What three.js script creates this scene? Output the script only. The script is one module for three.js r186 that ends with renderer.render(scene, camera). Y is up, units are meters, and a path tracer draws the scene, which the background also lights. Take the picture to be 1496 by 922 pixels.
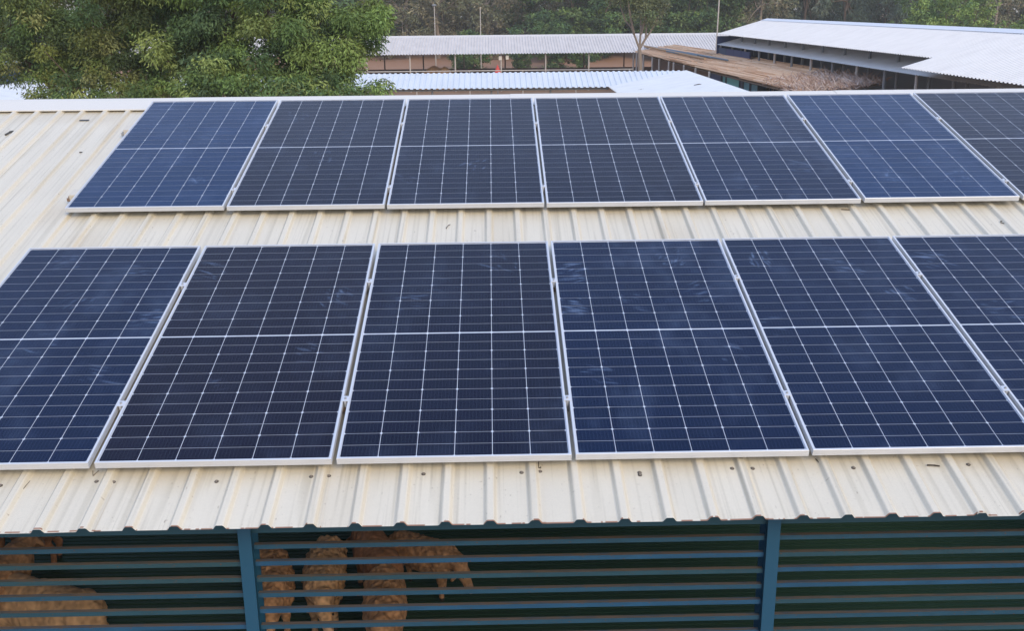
import * as THREE from 'three';
import { mergeGeometries } from 'three/addons/utils/BufferGeometryUtils.js';

// ---------------------------------------------------------------- camera, sky, sun, exposure
const scene = new THREE.Scene();
const rad = THREE.MathUtils.degToRad;
const CAMY = 6.0, Y0 = 3.9144;                       // eye height; height of the lower edge of the front row of panels
const camera = new THREE.PerspectiveCamera(34.0077, 1496 / 922, 0.1, 900);
camera.rotation.order = 'YXZ';
camera.rotation.set(rad(-16.761), rad(-0.9442), rad(-0.5554));
camera.position.set(-0.3643, CAMY, 4.5799);
camera.updateMatrixWorld();
const renderer = new THREE.WebGLRenderer();
renderer.toneMapping = THREE.LinearToneMapping;
renderer.toneMappingExposure = 1.24;
renderer.shadowMap.enabled = true;

const sunDir = new THREE.Vector3(0.42, 0.55, 0.75).normalize();
{
  const w = 256, h = 128, d = new Float32Array(w * h * 4);
  const sd = sunDir.clone();
  for (let j = 0; j < h; j++) for (let i = 0; i < w; i++) {
    const el = ((j + 0.5) / h - 0.5) * Math.PI, az = ((i + 0.5) / w - 0.5) * 2 * Math.PI;
    const x = Math.cos(el) * Math.cos(az), y = Math.sin(el), z = Math.cos(el) * Math.sin(az);
    const t = Math.pow(Math.max(0, y), 0.5);
    const g = Math.pow(Math.max(0, x * sd.x + y * sd.y + z * sd.z), 5);
    const c = [0.94 * (1 - t) + 0.35 * t + 0.40 * g, 0.89 * (1 - t) + 0.56 * t + 0.33 * g, 0.82 * (1 - t) + 1.02 * t + 0.22 * g];
    const k = (j * w + i) * 4, below = y < 0 ? 0.35 : 1;
    d[k] = c[0] * below; d[k + 1] = c[1] * below; d[k + 2] = c[2] * below; d[k + 3] = 1;
  }
  const tx = new THREE.DataTexture(d, w, h, THREE.RGBAFormat, THREE.FloatType);
  tx.mapping = THREE.EquirectangularReflectionMapping; tx.magFilter = THREE.LinearFilter; tx.needsUpdate = true;
  scene.background = tx; scene.environment = tx;
}
const sun = new THREE.DirectionalLight(new THREE.Color(1.0, 0.82, 0.56), 1.75);
sun.position.copy(sunDir).multiplyScalar(60); sun.castShadow = true; sun.shadow.radius = 55;
Object.assign(sun.shadow.camera, { left: -60, right: 60, top: 60, bottom: -60, near: 1, far: 220 });
sun.shadow.mapSize.set(2048, 2048);
scene.add(sun, sun.target);

// ---------------------------------------------------------------- helpers
function rng(s) { return () => { s |= 0; s = s + 0x6D2B79F5 | 0; let t = Math.imul(s ^ s >>> 15, 1 | s); t = t + Math.imul(t ^ t >>> 7, 61 | t) ^ t; return ((t ^ t >>> 14) >>> 0) / 4294967296; }; }
const V = (x, y, z) => new THREE.Vector3(x, y, z);
const lin = (r, g, b) => new THREE.Color().setRGB(r, g, b);
const mat = (r, g, b, rough = 0.8, extra = {}) => new THREE.MeshStandardMaterial({ color: lin(r, g, b), roughness: rough, side: THREE.DoubleSide, ...extra });
const counts = {};
function numbered(n) { const k = counts[n] = (counts[n] ?? -1) + 1; return k ? `${n}_${String(k).padStart(3, '0')}` : n; }
function tag(o, label, category, group, kind) { if (label) o.userData.label = label; if (category) o.userData.category = category; if (group) o.userData.group = group; if (kind) o.userData.kind = kind; return o; }
function shadows(o) { o.traverse(m => { if (m.isMesh) { m.castShadow = true; m.receiveShadow = true; } }); return o; }
function thing(name, label, category, pos = [0, 0, 0], ry = 0, group) { const g = new THREE.Group(); g.name = numbered(name); g.position.set(...pos); g.rotation.y = ry; scene.add(g); return tag(g, label, category, group); }
function part(name, geo, m, parent) { const o = new THREE.Mesh(geo, m); o.name = name; o.castShadow = o.receiveShadow = true; parent.add(o); return o; }
function solo(name, geo, m, label, category, group, kind) { const o = new THREE.Mesh(geo, m); o.name = numbered(name); o.castShadow = o.receiveShadow = true; scene.add(o); return tag(o, label, category, group, kind); }
const box = (x, y, z, w, h, d) => new THREE.BoxGeometry(w, h, d).translate(x, y, z);
const fix = gs => mergeGeometries(gs.map(g => { const q = g.index ? g.toNonIndexed() : g; for (const k of Object.keys(q.attributes)) if (!['position', 'normal', 'uv'].includes(k)) q.deleteAttribute(k); return q; }));
function bar(a, b, r0, r1 = r0, seg = 6) {           // tapered round bar between two points
  const d = b.clone().sub(a), L = d.length();
  const g = new THREE.CylinderGeometry(r1, r0, L, seg, 1).translate(0, L / 2, 0);
  g.applyQuaternion(new THREE.Quaternion().setFromUnitVectors(V(0, 1, 0), d.normalize()));
  return g.translate(a.x, a.y, a.z);
}
// value noise
const HT = new Float32Array(65536); { const r = rng(7); for (let i = 0; i < 65536; i++) HT[i] = r(); }
const hsh = (x, y) => HT[(Math.imul(x & 1023, 73) ^ Math.imul(y & 1023, 1361)) & 65535];
function vn(x, y) { const i = Math.floor(x), j = Math.floor(y); let u = x - i, v = y - j; u = u * u * (3 - 2 * u); v = v * v * (3 - 2 * v); const a = hsh(i, j), b = hsh(i + 1, j), c = hsh(i, j + 1), d = hsh(i + 1, j + 1); return a + (b - a) * u + (c - a) * v + (a - b - c + d) * u * v; }
const fbm = (x, y) => vn(x, y) * 0.5 + vn(x * 2.1 + 9, y * 2.1 + 4) * 0.3 + vn(x * 4.3 + 3, y * 4.3 + 17) * 0.2;
function vn3(x, y, z) { const k = Math.floor(z), f = z - k, s = f * f * (3 - 2 * f); return vn(x + k * 37.7, y + k * 91.3) * (1 - s) + vn(x + (k + 1) * 37.7, y + (k + 1) * 91.3) * s; }
const enc = v => Math.max(0, Math.min(255, Math.round(255 * (v <= 0.0031308 ? 12.92 * v : 1.055 * Math.pow(v, 1 / 2.4) - 0.055))));
function texture(w, h, f, repeat) {                   // f(i, j) -> linear rgb
  const d = new Uint8Array(w * h * 4), o = [0, 0, 0];
  for (let j = 0; j < h; j++) for (let i = 0; i < w; i++) { f(i, j, o); const k = (j * w + i) * 4; d[k] = enc(o[0]); d[k + 1] = enc(o[1]); d[k + 2] = enc(o[2]); d[k + 3] = 255; }
  const t = new THREE.DataTexture(d, w, h, THREE.RGBAFormat); t.colorSpace = THREE.SRGBColorSpace; t.magFilter = THREE.LinearFilter; t.minFilter = THREE.LinearMipmapLinearFilter; t.generateMipmaps = true;
  if (repeat) t.wrapS = t.wrapT = THREE.RepeatWrapping; t.needsUpdate = true; return t;
}
// photograph pixel -> direction, met with a height or a depth in the world
function ray(x, y) { const f = 1507.4985; return V((x - 748) / f, -(y - 461) / f, -1).applyQuaternion(camera.quaternion); }
function atY(x, y, h) { const d = ray(x, y); return camera.position.clone().addScaledVector(d, (h - CAMY) / d.y); }
function atZ(x, y, z) { const d = ray(x, y); return camera.position.clone().addScaledVector(d, (z - camera.position.z) / d.z); }

// ---------------------------------------------------------------- the sheep shed with the panels
const TH = rad(14.2747), DV = V(0, Math.sin(TH), -Math.cos(TH)), NV = V(0, Math.cos(TH), Math.sin(TH)), TILT = TH - Math.PI / 2;
const roofPt = (X, v, n = 0) => V(X, Y0, 0).addScaledVector(DV, v).addScaledVector(NV, n);   // n = 0 on the glass of the panels
const PAN = -0.09, RIB = 0.0215, EAVE = -0.385, RIDGE = 5.44;

// ground
{
  const tx = texture(512, 512, (i, j, o) => { const n = fbm(i / 40, j / 40), s = vn(i / 2, j / 2); const k = 0.75 + 0.5 * n + 0.12 * (s - 0.5); o[0] = 0.27 * k; o[1] = 0.165 * k; o[2] = 0.10 * k; }, true);
  tx.repeat.set(60, 60);
  const g = solo('ground', new THREE.PlaneGeometry(700, 700).rotateX(-Math.PI / 2).translate(0, 0, -150), new THREE.MeshStandardMaterial({ map: tx, roughness: 0.95 }), 'reddish brown bare soil of the farmyard', 'ground', null, 'structure');
  g.castShadow = false;
}

const shed = thing('sheep_shed', 'cream ribbed metal roofed sheep shed with blue steel posts and horizontal blue rails', 'shed');
const roofTex = texture(1024, 2048, (i, j, o) => {
  const x = i / 1024 * 4.09, v = j / 2048 * 6.2 + EAVE;
  const m = fbm(x * 3, v * 1.2), st = vn(x * 60, v * 1.1), st2 = vn(x * 140 + 7, v * 2.4 + 3), fine = vn(i / 1.7, j / 1.7);
  let k = 0.93 + 0.13 * (m - 0.5) + 0.05 * (fine - 0.5);
  const streak = Math.max(0, st - 0.62) * 0.42 + Math.max(0, st2 - 0.72) * 0.5;
  k -= streak * (0.5 + m);
  let r = 0.720 * k, g = 0.655 * k * (1 - streak * 0.05), b = 0.522 * k * (1 - streak * 0.2);
  const sp = vn(i / 3.1 + 50, j / 4.3); if (sp > 0.955) { const a = Math.min(1, (sp - 0.955) * 22); r *= 1 - 0.6 * a; g *= 1 - 0.66 * a; b *= 1 - 0.7 * a; }
  const d = vn(x * 2.4 + 40, v * 2 + 8); if (d > 0.66) { const a = (d - 0.66) * 0.5; r *= 1 - a * 0.5; g *= 1 - a * 0.7; b *= 1 - a; }
  if (v < EAVE + 0.0075) { const rr = vn(x * 22, 3) * 0.6 + vn(x * 90, 9) * 0.4; if (rr > 0.46) { r = 0.30; g = 0.15; b = 0.085; } }
  o[0] = r; o[1] = g; o[2] = b;
}, true);
const roofMat = new THREE.MeshStandardMaterial({ map: roofTex, roughness: 0.36, metalness: 0.0, side: THREE.DoubleSide });
// one ribbed sheet: profile in x, drawn along y = up the slope, z = out of the roof
const P = 0.2045, X1 = -2.447 + P;
function sheetGeo(x0, v0, v1, lift = 0) {
  const pr = [];
  for (let k = 0; k <= 5; k++) {
    const up = k === 5 ? 0.0022 : 0;
    const c = k * P;
    pr.push([c - 0.034, up], [c - 0.029, 0.0025 + up], [c - 0.018, RIB - 0.003 + up], [c - 0.013, RIB + up], [c + 0.013, RIB + up], [c + 0.018, RIB - 0.003 + up], [c + 0.029, 0.0025 + up], [c + 0.034, up]);
    if (k === 5) pr.push([c + 0.047, up]);
  }
  pr.splice(0, 2); pr.unshift([-0.022, RIB * 0.62]);
  const pos = [], uv = [], idx = [], NSEG = 4;
  for (let s = 0; s <= NSEG; s++) for (const [x, z] of pr) { const v = v0 + (v1 - v0) * s / NSEG; pos.push(x0 + x, v, z + lift); uv.push((x0 + x + 20) / 4.09, (v - EAVE) / 6.2); }
  const n = pr.length;
  for (let s = 0; s < NSEG; s++) for (let i = 0; i < n - 1; i++) { const a = s * n + i; idx.push(a, a + 1, a + n, a + 1, a + n + 1, a + n); }
  let g = new THREE.BufferGeometry(); g.setAttribute('position', new THREE.Float32BufferAttribute(pos, 3)); g.setAttribute('uv', new THREE.Float32BufferAttribute(uv, 2)); g.setIndex(idx);
  g = g.toNonIndexed(); g.computeVertexNormals(); return g;
}
const roof = new THREE.Group(); roof.name = 'roof'; shed.add(roof);
{
  const r = rng(12);
  const backTop = roofPt(0, RIDGE, PAN);
  for (let m = -6; m < 6; m++) {
    const s = part('roof_sheet', sheetGeo(X1 + m * 5 * P, EAVE + (r() - 0.5) * 0.008, RIDGE - 0.02), roofMat, roof);
    s.position.copy(roofPt(0, 0, PAN)); s.rotation.x = TILT;
    const b = part('roof_sheet', sheetGeo(X1 + m * 5 * P, EAVE, RIDGE - 0.02), roofMat, roof);   // the slope behind the ridge
    b.rotation.set(TILT, Math.PI, 0, 'YXZ');
    const p0 = roofPt(0, 0, PAN); b.position.set(0, p0.y, 2 * backTop.z - p0.z);
  }
  // ridge cap: two flat flanges lying on the rib crests, with a small turned-down lip
  const capMat = mat(0.70, 0.665, 0.60, 0.5);
  const top = roofPt(0, RIDGE, PAN), n = PAN + RIB + 0.006;
  const prof = [roofPt(0, 5.140, n - 0.008), roofPt(0, 5.143, n), roofPt(0, 5.20, n + 0.001), roofPt(0, RIDGE - 0.06, n + 0.004), V(0, top.y + RIB + 0.006, top.z)];
  const q = prof.slice(0, 4).reverse().map(p => V(0, p.y, 2 * top.z - p.z));
  const all = [...prof, ...q];
  let cx = -8.35, k = 0;
  for (const len of [2.6, 2.6, 3.05, 3.05, 3.05, 2]) {
    const pos = [], idx = [];
    const a = cx - 0.1, b = cx + len;
    all.forEach(p => { pos.push(a, p.y + 0.0025, p.z, b, p.y - 0.001, p.z); });
    for (let i = 0; i < all.length - 1; i++) idx.push(2 * i, 2 * i + 1, 2 * i + 2, 2 * i + 1, 2 * i + 3, 2 * i + 2);
    let g = new THREE.BufferGeometry(); g.setAttribute('position', new THREE.Float32BufferAttribute(pos, 3)); g.setIndex(idx); g = g.toNonIndexed(); g.computeVertexNormals();
    part('ridge_cap', g, capMat, roof); cx += len; k++;
  }
}
// steel frame: I-section posts, eave beam, rafters, square rails between the posts
const blueA = mat(0.011, 0.078, 0.150, 0.5), blueB = mat(0.013, 0.072, 0.110, 0.55), blueC = mat(0.014, 0.095, 0.200, 0.48);
// worn paint: lower half of the map is paint with chips, upper half paint under settled brown dust
function paintTex(r, g, b, seed) { return texture(1024, 64, (i, j, o) => {
  const n = fbm(i / 60 + seed, j / 40), f = vn(i / 2 + seed, j / 2), c = vn(i / 5 + seed * 3, j / 5 + 9), k = 0.80 + 0.35 * n + 0.12 * (f - 0.5);
  let R = r * k, G = g * k, B = b * k; const chip = c > 0.90 ? Math.min(1, (c - 0.90) * 14) : 0; R += (0.11 - R) * chip; G += (0.055 - G) * chip; B += (0.035 - B) * chip;
  if (j >= 32) { const d = Math.min(0.95, 0.35 + 0.9 * vn(i / 26 + seed, j / 9 + 3) * (0.7 + 0.6 * f)); R += (0.125 - R) * d; G += (0.095 - G) * d; B += (0.072 - B) * d; }
  o[0] = R; o[1] = G; o[2] = B; }); }
const paintMat = (r, g, b, seed, ro) => new THREE.MeshStandardMaterial({ map: paintTex(r, g, b, seed), roughness: ro, side: THREE.DoubleSide });
const BAYS = [-6.815, -4.211, -1.607, 0.9265, 3.53, 6.134];
const ZP = 0.152, FLOOR = 1.1;
const RIDGEZ = roofPt(0, RIDGE, PAN).z, BACKZ = 2 * RIDGEZ - ZP;
{
  const post = h => fix([box(0.031, h / 2, -0.005, 0.062, h, 0.009), box(0.031, h / 2, -0.0695, 0.007, h, 0.12), box(0.031, h / 2, -0.134, 0.062, h, 0.009)]);
  const hTop = 3.735, pg = post(hTop);
  for (const x of BAYS) {
    part('post', pg, blueA, shed).position.set(x, 0, ZP);
    const b = part('post', pg, blueA, shed); b.position.set(x + 0.062, 0, BACKZ); b.rotation.y = Math.PI;
    const L = RIDGE * 1.0 + 0.12;   // rafters under the purlins
    for (const s of [0, 1]) {
      const rf = part('rafter', box(0, L / 2 - 0.12, -0.06, 0.055, L, 0.1), blueB, shed);
      rf.position.copy(roofPt(x + 0.031, 0, PAN - 0.075)); rf.rotation.set(TILT, s ? Math.PI : 0, 0, 'YXZ');
      if (s) { const p = rf.position; p.z = 2 * RIDGEZ - p.z; }
    }
  }
  const W0 = BAYS[0], W1 = BAYS[5] + 0.062;
  part('eave_beam', box((W0 + W1) / 2, 3.680, ZP - 0.075, W1 - W0, 0.185, 0.05), blueB, shed).position.z = 0.02;
  part('eave_beam', box((W0 + W1) / 2, 3.680, BACKZ + 0.075, W1 - W0, 0.185, 0.05), blueB, shed);
  for (const v of [0.75, 1.75, 2.75, 3.75, 4.75]) for (const s of [0, 1]) {
    const p = part('purlin', box((W0 + W1) / 2, 0, -0.04, W1 - W0, 0.05, 0.07), blueB, shed);
    p.position.copy(roofPt(0, v, PAN - 0.002)); p.rotation.set(TILT, s ? Math.PI : 0, 0, 'YXZ');
    if (s) { p.position.z = 2 * RIDGEZ - p.position.z; p.position.x = W0 + W1; }
  }
  // rails
  const r = rng(33), mats = [paintMat(0.012, 0.070, 0.125, 3, 0.5), paintMat(0.013, 0.062, 0.092, 40, 0.55), paintMat(0.012, 0.075, 0.155, 90, 0.48), paintMat(0.012, 0.066, 0.115, 140, 0.5), paintMat(0.015, 0.062, 0.085, 200, 0.6)];
  for (let b = 0; b < 5; b++) {
    const x0 = BAYS[b] + 0.0665, x1 = BAYS[b + 1] - 0.0045;
    const g = new THREE.BoxGeometry(x1 - x0, 0.0235, 0.0245); { const u = g.attributes.uv, nr = g.attributes.normal; for (let i = 0; i < u.count; i++) u.setY(i, (nr.getY(i) > 0.5 ? 0.53 : 0.02) + u.getY(i) * 0.45); }
    for (let k = 0; k < 27; k++) {
      const y = 3.513 - 0.0872 * k; if (y < FLOOR + 0.1) break;
      const o = part('rail', g, mats[Math.floor(r() * 5)], shed);
      o.position.set((x0 + x1) / 2, y + (r() - 0.5) * 0.006, ZP - 0.035 + (r() - 0.5) * 0.004); o.rotation.z = (r() - 0.5) * 0.0016;
    }
  }
  // unseen end walls, added to darken the inside of the pen
  const em = mat(0.04, 0.12, 0.2, 0.6);
  for (const x of [W0 - 0.03, W1 + 0.03]) {
    const sh = new THREE.Shape(); const zc = RIDGEZ, hw = ZP - RIDGEZ;
    sh.moveTo(-hw, 0.9); sh.lineTo(hw, 0.9); sh.lineTo(hw, 3.7); sh.lineTo(0, 5.1); sh.lineTo(-hw, 3.7);
    part('added_end_wall', new THREE.ExtrudeGeometry(sh, { depth: 0.03, bevelEnabled: false }).rotateY(Math.PI / 2).translate(x - 0.015, 0, zc), em, shed);
  }
  part('back_wall', box((W0 + W1) / 2, 2.2, BACKZ - 0.05, W1 - W0, 2.6, 0.03), em, shed);  // unseen wall, added to close the back and keep daylight out
  // slatted floor of dark green boards
  const fg = [], fm = mat(0.014, 0.055, 0.034, 0.75);
  for (let z = ZP - 0.2; z > BACKZ + 0.2; z -= 0.066) fg.push(box((W0 + W1) / 2, FLOOR - 0.02, z, W1 - W0 - 0.1, 0.04, 0.046));
  tag(part('floor_slats', fix(fg), fm, shed), null, null, null, 'stuff');
  const jm = mat(0.03, 0.05, 0.05, 0.8);
  for (const x of BAYS) part('floor_joist', box(x + 0.031, FLOOR - 0.14, RIDGEZ, 0.08, 0.2, ZP - BACKZ - 0.5), jm, shed);
  const skirt = mat(0.30, 0.28, 0.26, 0.9);
  part('plinth', box((W0 + W1) / 2, 0.45, ZP - 0.25, W1 - W0, 0.9, 0.1), skirt, shed);
  part('plinth', box((W0 + W1) / 2, 0.45, BACKZ + 0.25, W1 - W0, 0.9, 0.1), skirt, shed);
}
// roofing screws with washers on the eave line and a second line between the rows
{
  const sg = fix([new THREE.CylinderGeometry(0.0095, 0.0105, 0.003, 12).rotateX(Math.PI / 2), new THREE.CylinderGeometry(0.005, 0.0055, 0.008, 6).rotateX(Math.PI / 2).translate(0, 0, 0.0055)]);
  const rg = new THREE.TorusGeometry(0.0105, 0.0028, 5, 14);
  const sm = mat(0.30, 0.26, 0.22, 0.5, { metalness: 0.4 }), rm = mat(0.035, 0.03, 0.026, 0.8);
  for (const [X, v] of [[-2.746, -0.055], [-2.295, -0.037], [-2.211, -0.044], [-1.717, -0.052], [-1.267, -0.028], [-1.182, -0.025], [-0.725, -0.022], [-0.25, -0.024], [0.322, -0.039], [0.322, -0.056], [0.776, -0.02], [0.876, -0.022], [1.367, -0.03], [1.83, -0.032], [-0.16, -0.018], [1.935, -0.02]]) {
    const s = part('roof_screw', sg, sm, shed); s.position.copy(roofPt(X, v, PAN + 0.0025)); s.rotation.x = TILT; s.scale.setScalar(0.78);
    const w = part('washer', rg, rm, s); w.position.z = -0.0005;
  }
}

// ---------------------------------------------------------------- solar panels
const PW = 1.134, PL = 2.278, GAP = 0.022;
const alu = mat(0.66, 0.67, 0.69, 0.38, { metalness: 0.35 }), aluDark = mat(0.42, 0.42, 0.42, 0.45, { metalness: 0.5 });
const cols = 6, rows = 24, cw = 0.1814, ch = 0.0911, gx = 0.0030, gy = 0.0021, mid = 0.0115;
const cellGeos = [];
{
  const wT = cols * cw + 5 * gx, hT = rows * ch + 22 * gy + mid, mx = (PW - wT) / 2, my = (PL - hT) / 2;
  for (let r = 0; r < rows; r++) for (let c = 0; c < cols; c++) {
    const x0 = mx + c * (cw + gx) - PW / 2, y0 = my + r * (ch + gy) + (r >= 12 ? mid - gy : 0), x1 = x0 + cw, y1 = y0 + ch, k = 0.0065;
    const pts = r % 2 === 0 ? [[x0 + k, y0], [x1 - k, y0], [x1, y0 + k], [x1, y1], [x0, y1], [x0, y0 + k]] : [[x0, y0], [x1, y0], [x1, y1 - k], [x1 - k, y1], [x0 + k, y1], [x0, y1 - k]];
    const pos = [], uv = [], nor = []; pts.forEach(([x, y]) => { pos.push(x, y, 0); nor.push(0, 0, 1); uv.push(x / PW + 0.5, y / PL); });
    const g = new THREE.BufferGeometry(); g.setAttribute('position', new THREE.Float32BufferAttribute(pos, 3)); g.setAttribute('normal', new THREE.Float32BufferAttribute(nor, 3)); g.setAttribute('uv', new THREE.Float32BufferAttribute(uv, 2)); g.setIndex([0, 1, 2, 0, 2, 3, 0, 3, 4, 0, 4, 5]);
    cellGeos.push(g);
  }
}
// frame members: mitred bars with a lip over the glass and a grooved outer face
function railGeo(L, end) {
  const s = new THREE.Shape();       // x = outwards from the panel, y = up; top at 0
  s.moveTo(-0.011, -0.0018); s.lineTo(-0.011, 0.0005); s.lineTo(-0.001, 0.0005); s.lineTo(0, -0.0008); s.lineTo(0, -0.010); s.lineTo(-0.0018, -0.0108); s.lineTo(-0.0018, -0.0128); s.lineTo(0, -0.0136); s.lineTo(0, -0.0245); s.lineTo(-0.0018, -0.0252); s.lineTo(-0.0018, -0.0272); s.lineTo(0, -0.028); s.lineTo(0, -0.034); s.lineTo(-0.001, -0.035); s.lineTo(-0.022, -0.035); s.lineTo(-0.022, -0.0335); s.lineTo(-0.006, -0.0335); s.lineTo(-0.006, -0.0018);
  const g = new THREE.ExtrudeGeometry(s, { depth: L, bevelEnabled: false }).translate(0, 0, -L / 2);
  const p = g.attributes.position;   // mitre both ends
  for (let i = 0; i < p.count; i++) { const z = p.getZ(i), x = p.getX(i); p.setZ(i, z + (z > 0 ? 1 : -1) * x); }
  g.computeVertexNormals(); return g;
}
const railS = railGeo(PW), railL = railGeo(PL);
const backGeo = new THREE.BoxGeometry(PW - 0.014, PL - 0.014, 0.004), glassGeo = new THREE.PlaneGeometry(PW - 0.02, PL - 0.02);
const backMat = mat(0.58, 0.62, 0.70, 0.6);
const glassMat = new THREE.MeshPhysicalMaterial({ color: lin(1, 1, 1), roughness: 0.05, transmission: 1, thickness: 0, ior: 1.2, side: THREE.DoubleSide });
function cellTexture(seed, base, dust, marks) {
  const w = 640, h = 1280, r = rng(seed), sm = new Float32Array(w * h);
  const px = PW / w;
  for (const [mu, mv, n0, str] of marks) for (let q = 0, n = Math.round(n0 * 1.8), ang = r() * 6.28; q < n; q++) {           // wiped arcs of dried dust
    const R = 0.10 + r() * 0.25, a0 = ang + (r() - 0.5) * 0.7, da = 0.15 + r() * 0.45, wd = 0.003 + r() * 0.006, al = (0.2 + r() * 0.6) * str, cx = mu + (r() - 0.5) * 0.17 - R * Math.cos(a0), cy = mv + (r() - 0.5) * 0.22 - R * Math.sin(a0) * 0.7;
    const steps = Math.ceil(R * da / px);
    for (let s = 0; s < steps; s++) {
      const a = a0 + da * s / steps, x = (cx + R * Math.cos(a)) / px, y = (cy + R * Math.sin(a) * 0.7) / px, rr = Math.ceil(wd / px * 2), fade = Math.sin(Math.PI * (s + 0.5) / steps);
      for (let j = -rr; j <= rr; j++) for (let i = -rr; i <= rr; i++) { const X = Math.round(x + i), Y = Math.round(y + j); if (X < 0 || Y < 0 || X >= w || Y >= h) continue; const e = Math.exp(-(i * i + j * j) * px * px / (wd * wd)) * al * fade; const k = Y * w + X; if (e > sm[k]) sm[k] = e; }
    }
  }
  const ox = r() * 300, oy = r() * 300, cellTone = Array.from({ length: 160 }, () => 0.92 + 0.16 * r());
  const bw = (cw + gx) / px;
  return texture(w, h, (i, j, o) => {
    const x = i * px, y = j * PL / h;
    const c = Math.floor((x - 0.015) / (cw + gx)), rr = Math.floor((y - 0.03) / (ch + gy));
    let k = cellTone[((rr * 6 + c) % 160 + 160) % 160];
    const n = fbm(x * 5 + ox, y * 3.2 + oy), n2 = vn(x * 26 + ox, y * 26 + oy), sp = vn(i / 1.5 + ox, j / 1.5 + oy);
    const d = Math.max(0, n - 0.5) * 2.2 * (0.55 + 0.7 * n2) * dust + (sp > 0.93 ? (sp - 0.93) * 1.2 : 0);
    const ph = ((x - 0.016) / (cw + gx) * 10 % 1 + 1) % 1, bus = Math.max(0, 1 - Math.abs(ph - 0.5) * 11) * 0.10;
    const s = sm[j * w + i] * (0.6 + 0.7 * n2);
    const a = Math.min(0.9, d * 0.10 + s * 0.6);
    o[0] = base[0] * k * (1 - a) + 0.22 * a + bus * 0.30; o[1] = base[1] * k * (1 - a) + 0.32 * a + bus * 0.33; o[2] = base[2] * k * (1 - a) + 0.52 * a + bus * 0.40;
  });
}
const NEUT = [0.003, 0.005, 0.020], NAVY = [0.001, 0.008, 0.036], BLUE = [0.001, 0.020, 0.076], VIOL = [0.004, 0.004, 0.016];
const panelSpec = [
  // row, X of left edge, v of lower edge, base, dust, marks [u, v, strokes, strength], label
  [0, -3.463, -0.004, NAVY, 1.0, [[0.9, 1.9, 5, 0.7], [0.98, 1.35, 7, 0.8], [0.35, 2.05, 6, 0.6], [0.6, 1.6, 6, 0.5], [0.5, 1.1, 4, 0.4], [0.9, 0.8, 4, 0.5]], 'bluish dust-wiped solar panel at the end of the eave row by the bare roof'],
  [0, -2.299, -0.004, VIOL, 0.45, [[0.15, 1.9, 7, 0.6], [0.95, 1.6, 8, 0.6], [0.9, 0.95, 4, 0.5], [0.35, 0.7, 3, 0.3]], 'dark violet black solar panel, second in the eave row from the bare roof'],
  [0, -1.141, -0.003, NEUT, 0.5, [[0.2, 1.5, 5, 0.5], [0.85, 1.95, 6, 0.5], [0.5, 1.7, 5, 0.3]], 'darkest solar panel, third in the eave row from the bare roof'],
  [0, 0.013, 0.0, NAVY, 1.15, [[0.15, 1.85, 12, 0.9], [0.1, 1.4, 8, 0.9], [0.75, 2.0, 10, 0.7], [0.85, 1.55, 8, 0.6], [0.4, 1.5, 6, 0.5], [0.2, 0.7, 6, 0.6], [0.95, 0.9, 4, 0.5]], 'solar panel with the most dust smears, fourth in the eave row from the bare roof'],
  [0, 1.167, 0.003, NAVY, 0.8, [[0.2, 1.95, 8, 0.8], [0.75, 1.85, 8, 0.6], [0.95, 1.5, 8, 0.7], [0.1, 1.15, 5, 0.6]], 'solar panel fifth in the eave row from the bare roof, smears at upper corners'],
  [0, 2.325, 0.006, NAVY, 0.9, [[0.2, 1.9, 10, 0.9], [0.3, 1.3, 7, 0.7], [0.8, 0.8, 6, 0.5]], 'solar panel sixth in the eave row from the bare roof, smears along left side'],
  [1, -3.448, 2.900, BLUE, 0.9, [[0.25, 2.15, 6, 0.7], [0.85, 0.4, 6, 0.7], [0.5, 1.3, 4, 0.3]], 'bright blue solar panel at the end of the ridge row by the bare roof'],
  [1, -2.290, 2.893, NEUT, 0.5, [[0.55, 0.9, 5, 0.8], [0.2, 1.9, 4, 0.4]], 'greyish black solar panel, second in the ridge row from the bare roof'],
  [1, -1.136, 2.886, NEUT, 0.5, [[0.65, 0.75, 5, 0.8], [0.15, 0.4, 4, 0.4]], 'greyish black solar panel, third in the ridge row from the bare roof'],
  [1, 0.016, 2.880, NEUT, 0.4, [[0.5, 1.7, 4, 0.3]], 'greyish black solar panel, fourth in the ridge row from the bare roof'],
  [1, 1.166, 2.882, NAVY, 0.9, [[0.9, 0.6, 10, 0.7], [0.4, 0.3, 5, 0.5]], 'navy solar panel, fifth in the ridge row from the bare roof'],
  [1, 2.330, 2.892, BLUE, 1.0, [[0.3, 0.4, 6, 0.7], [0.85, 0.4, 7, 0.7], [0.6, 1.6, 4, 0.4]], 'bright blue solar panel, sixth in the ridge row from the bare roof'],
  [1, 3.497, 2.904, NEUT, 0.5, [[0.5, 1.2, 4, 0.4]], 'greyish solar panel, seventh in the ridge row from the bare roof'],
];
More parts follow.
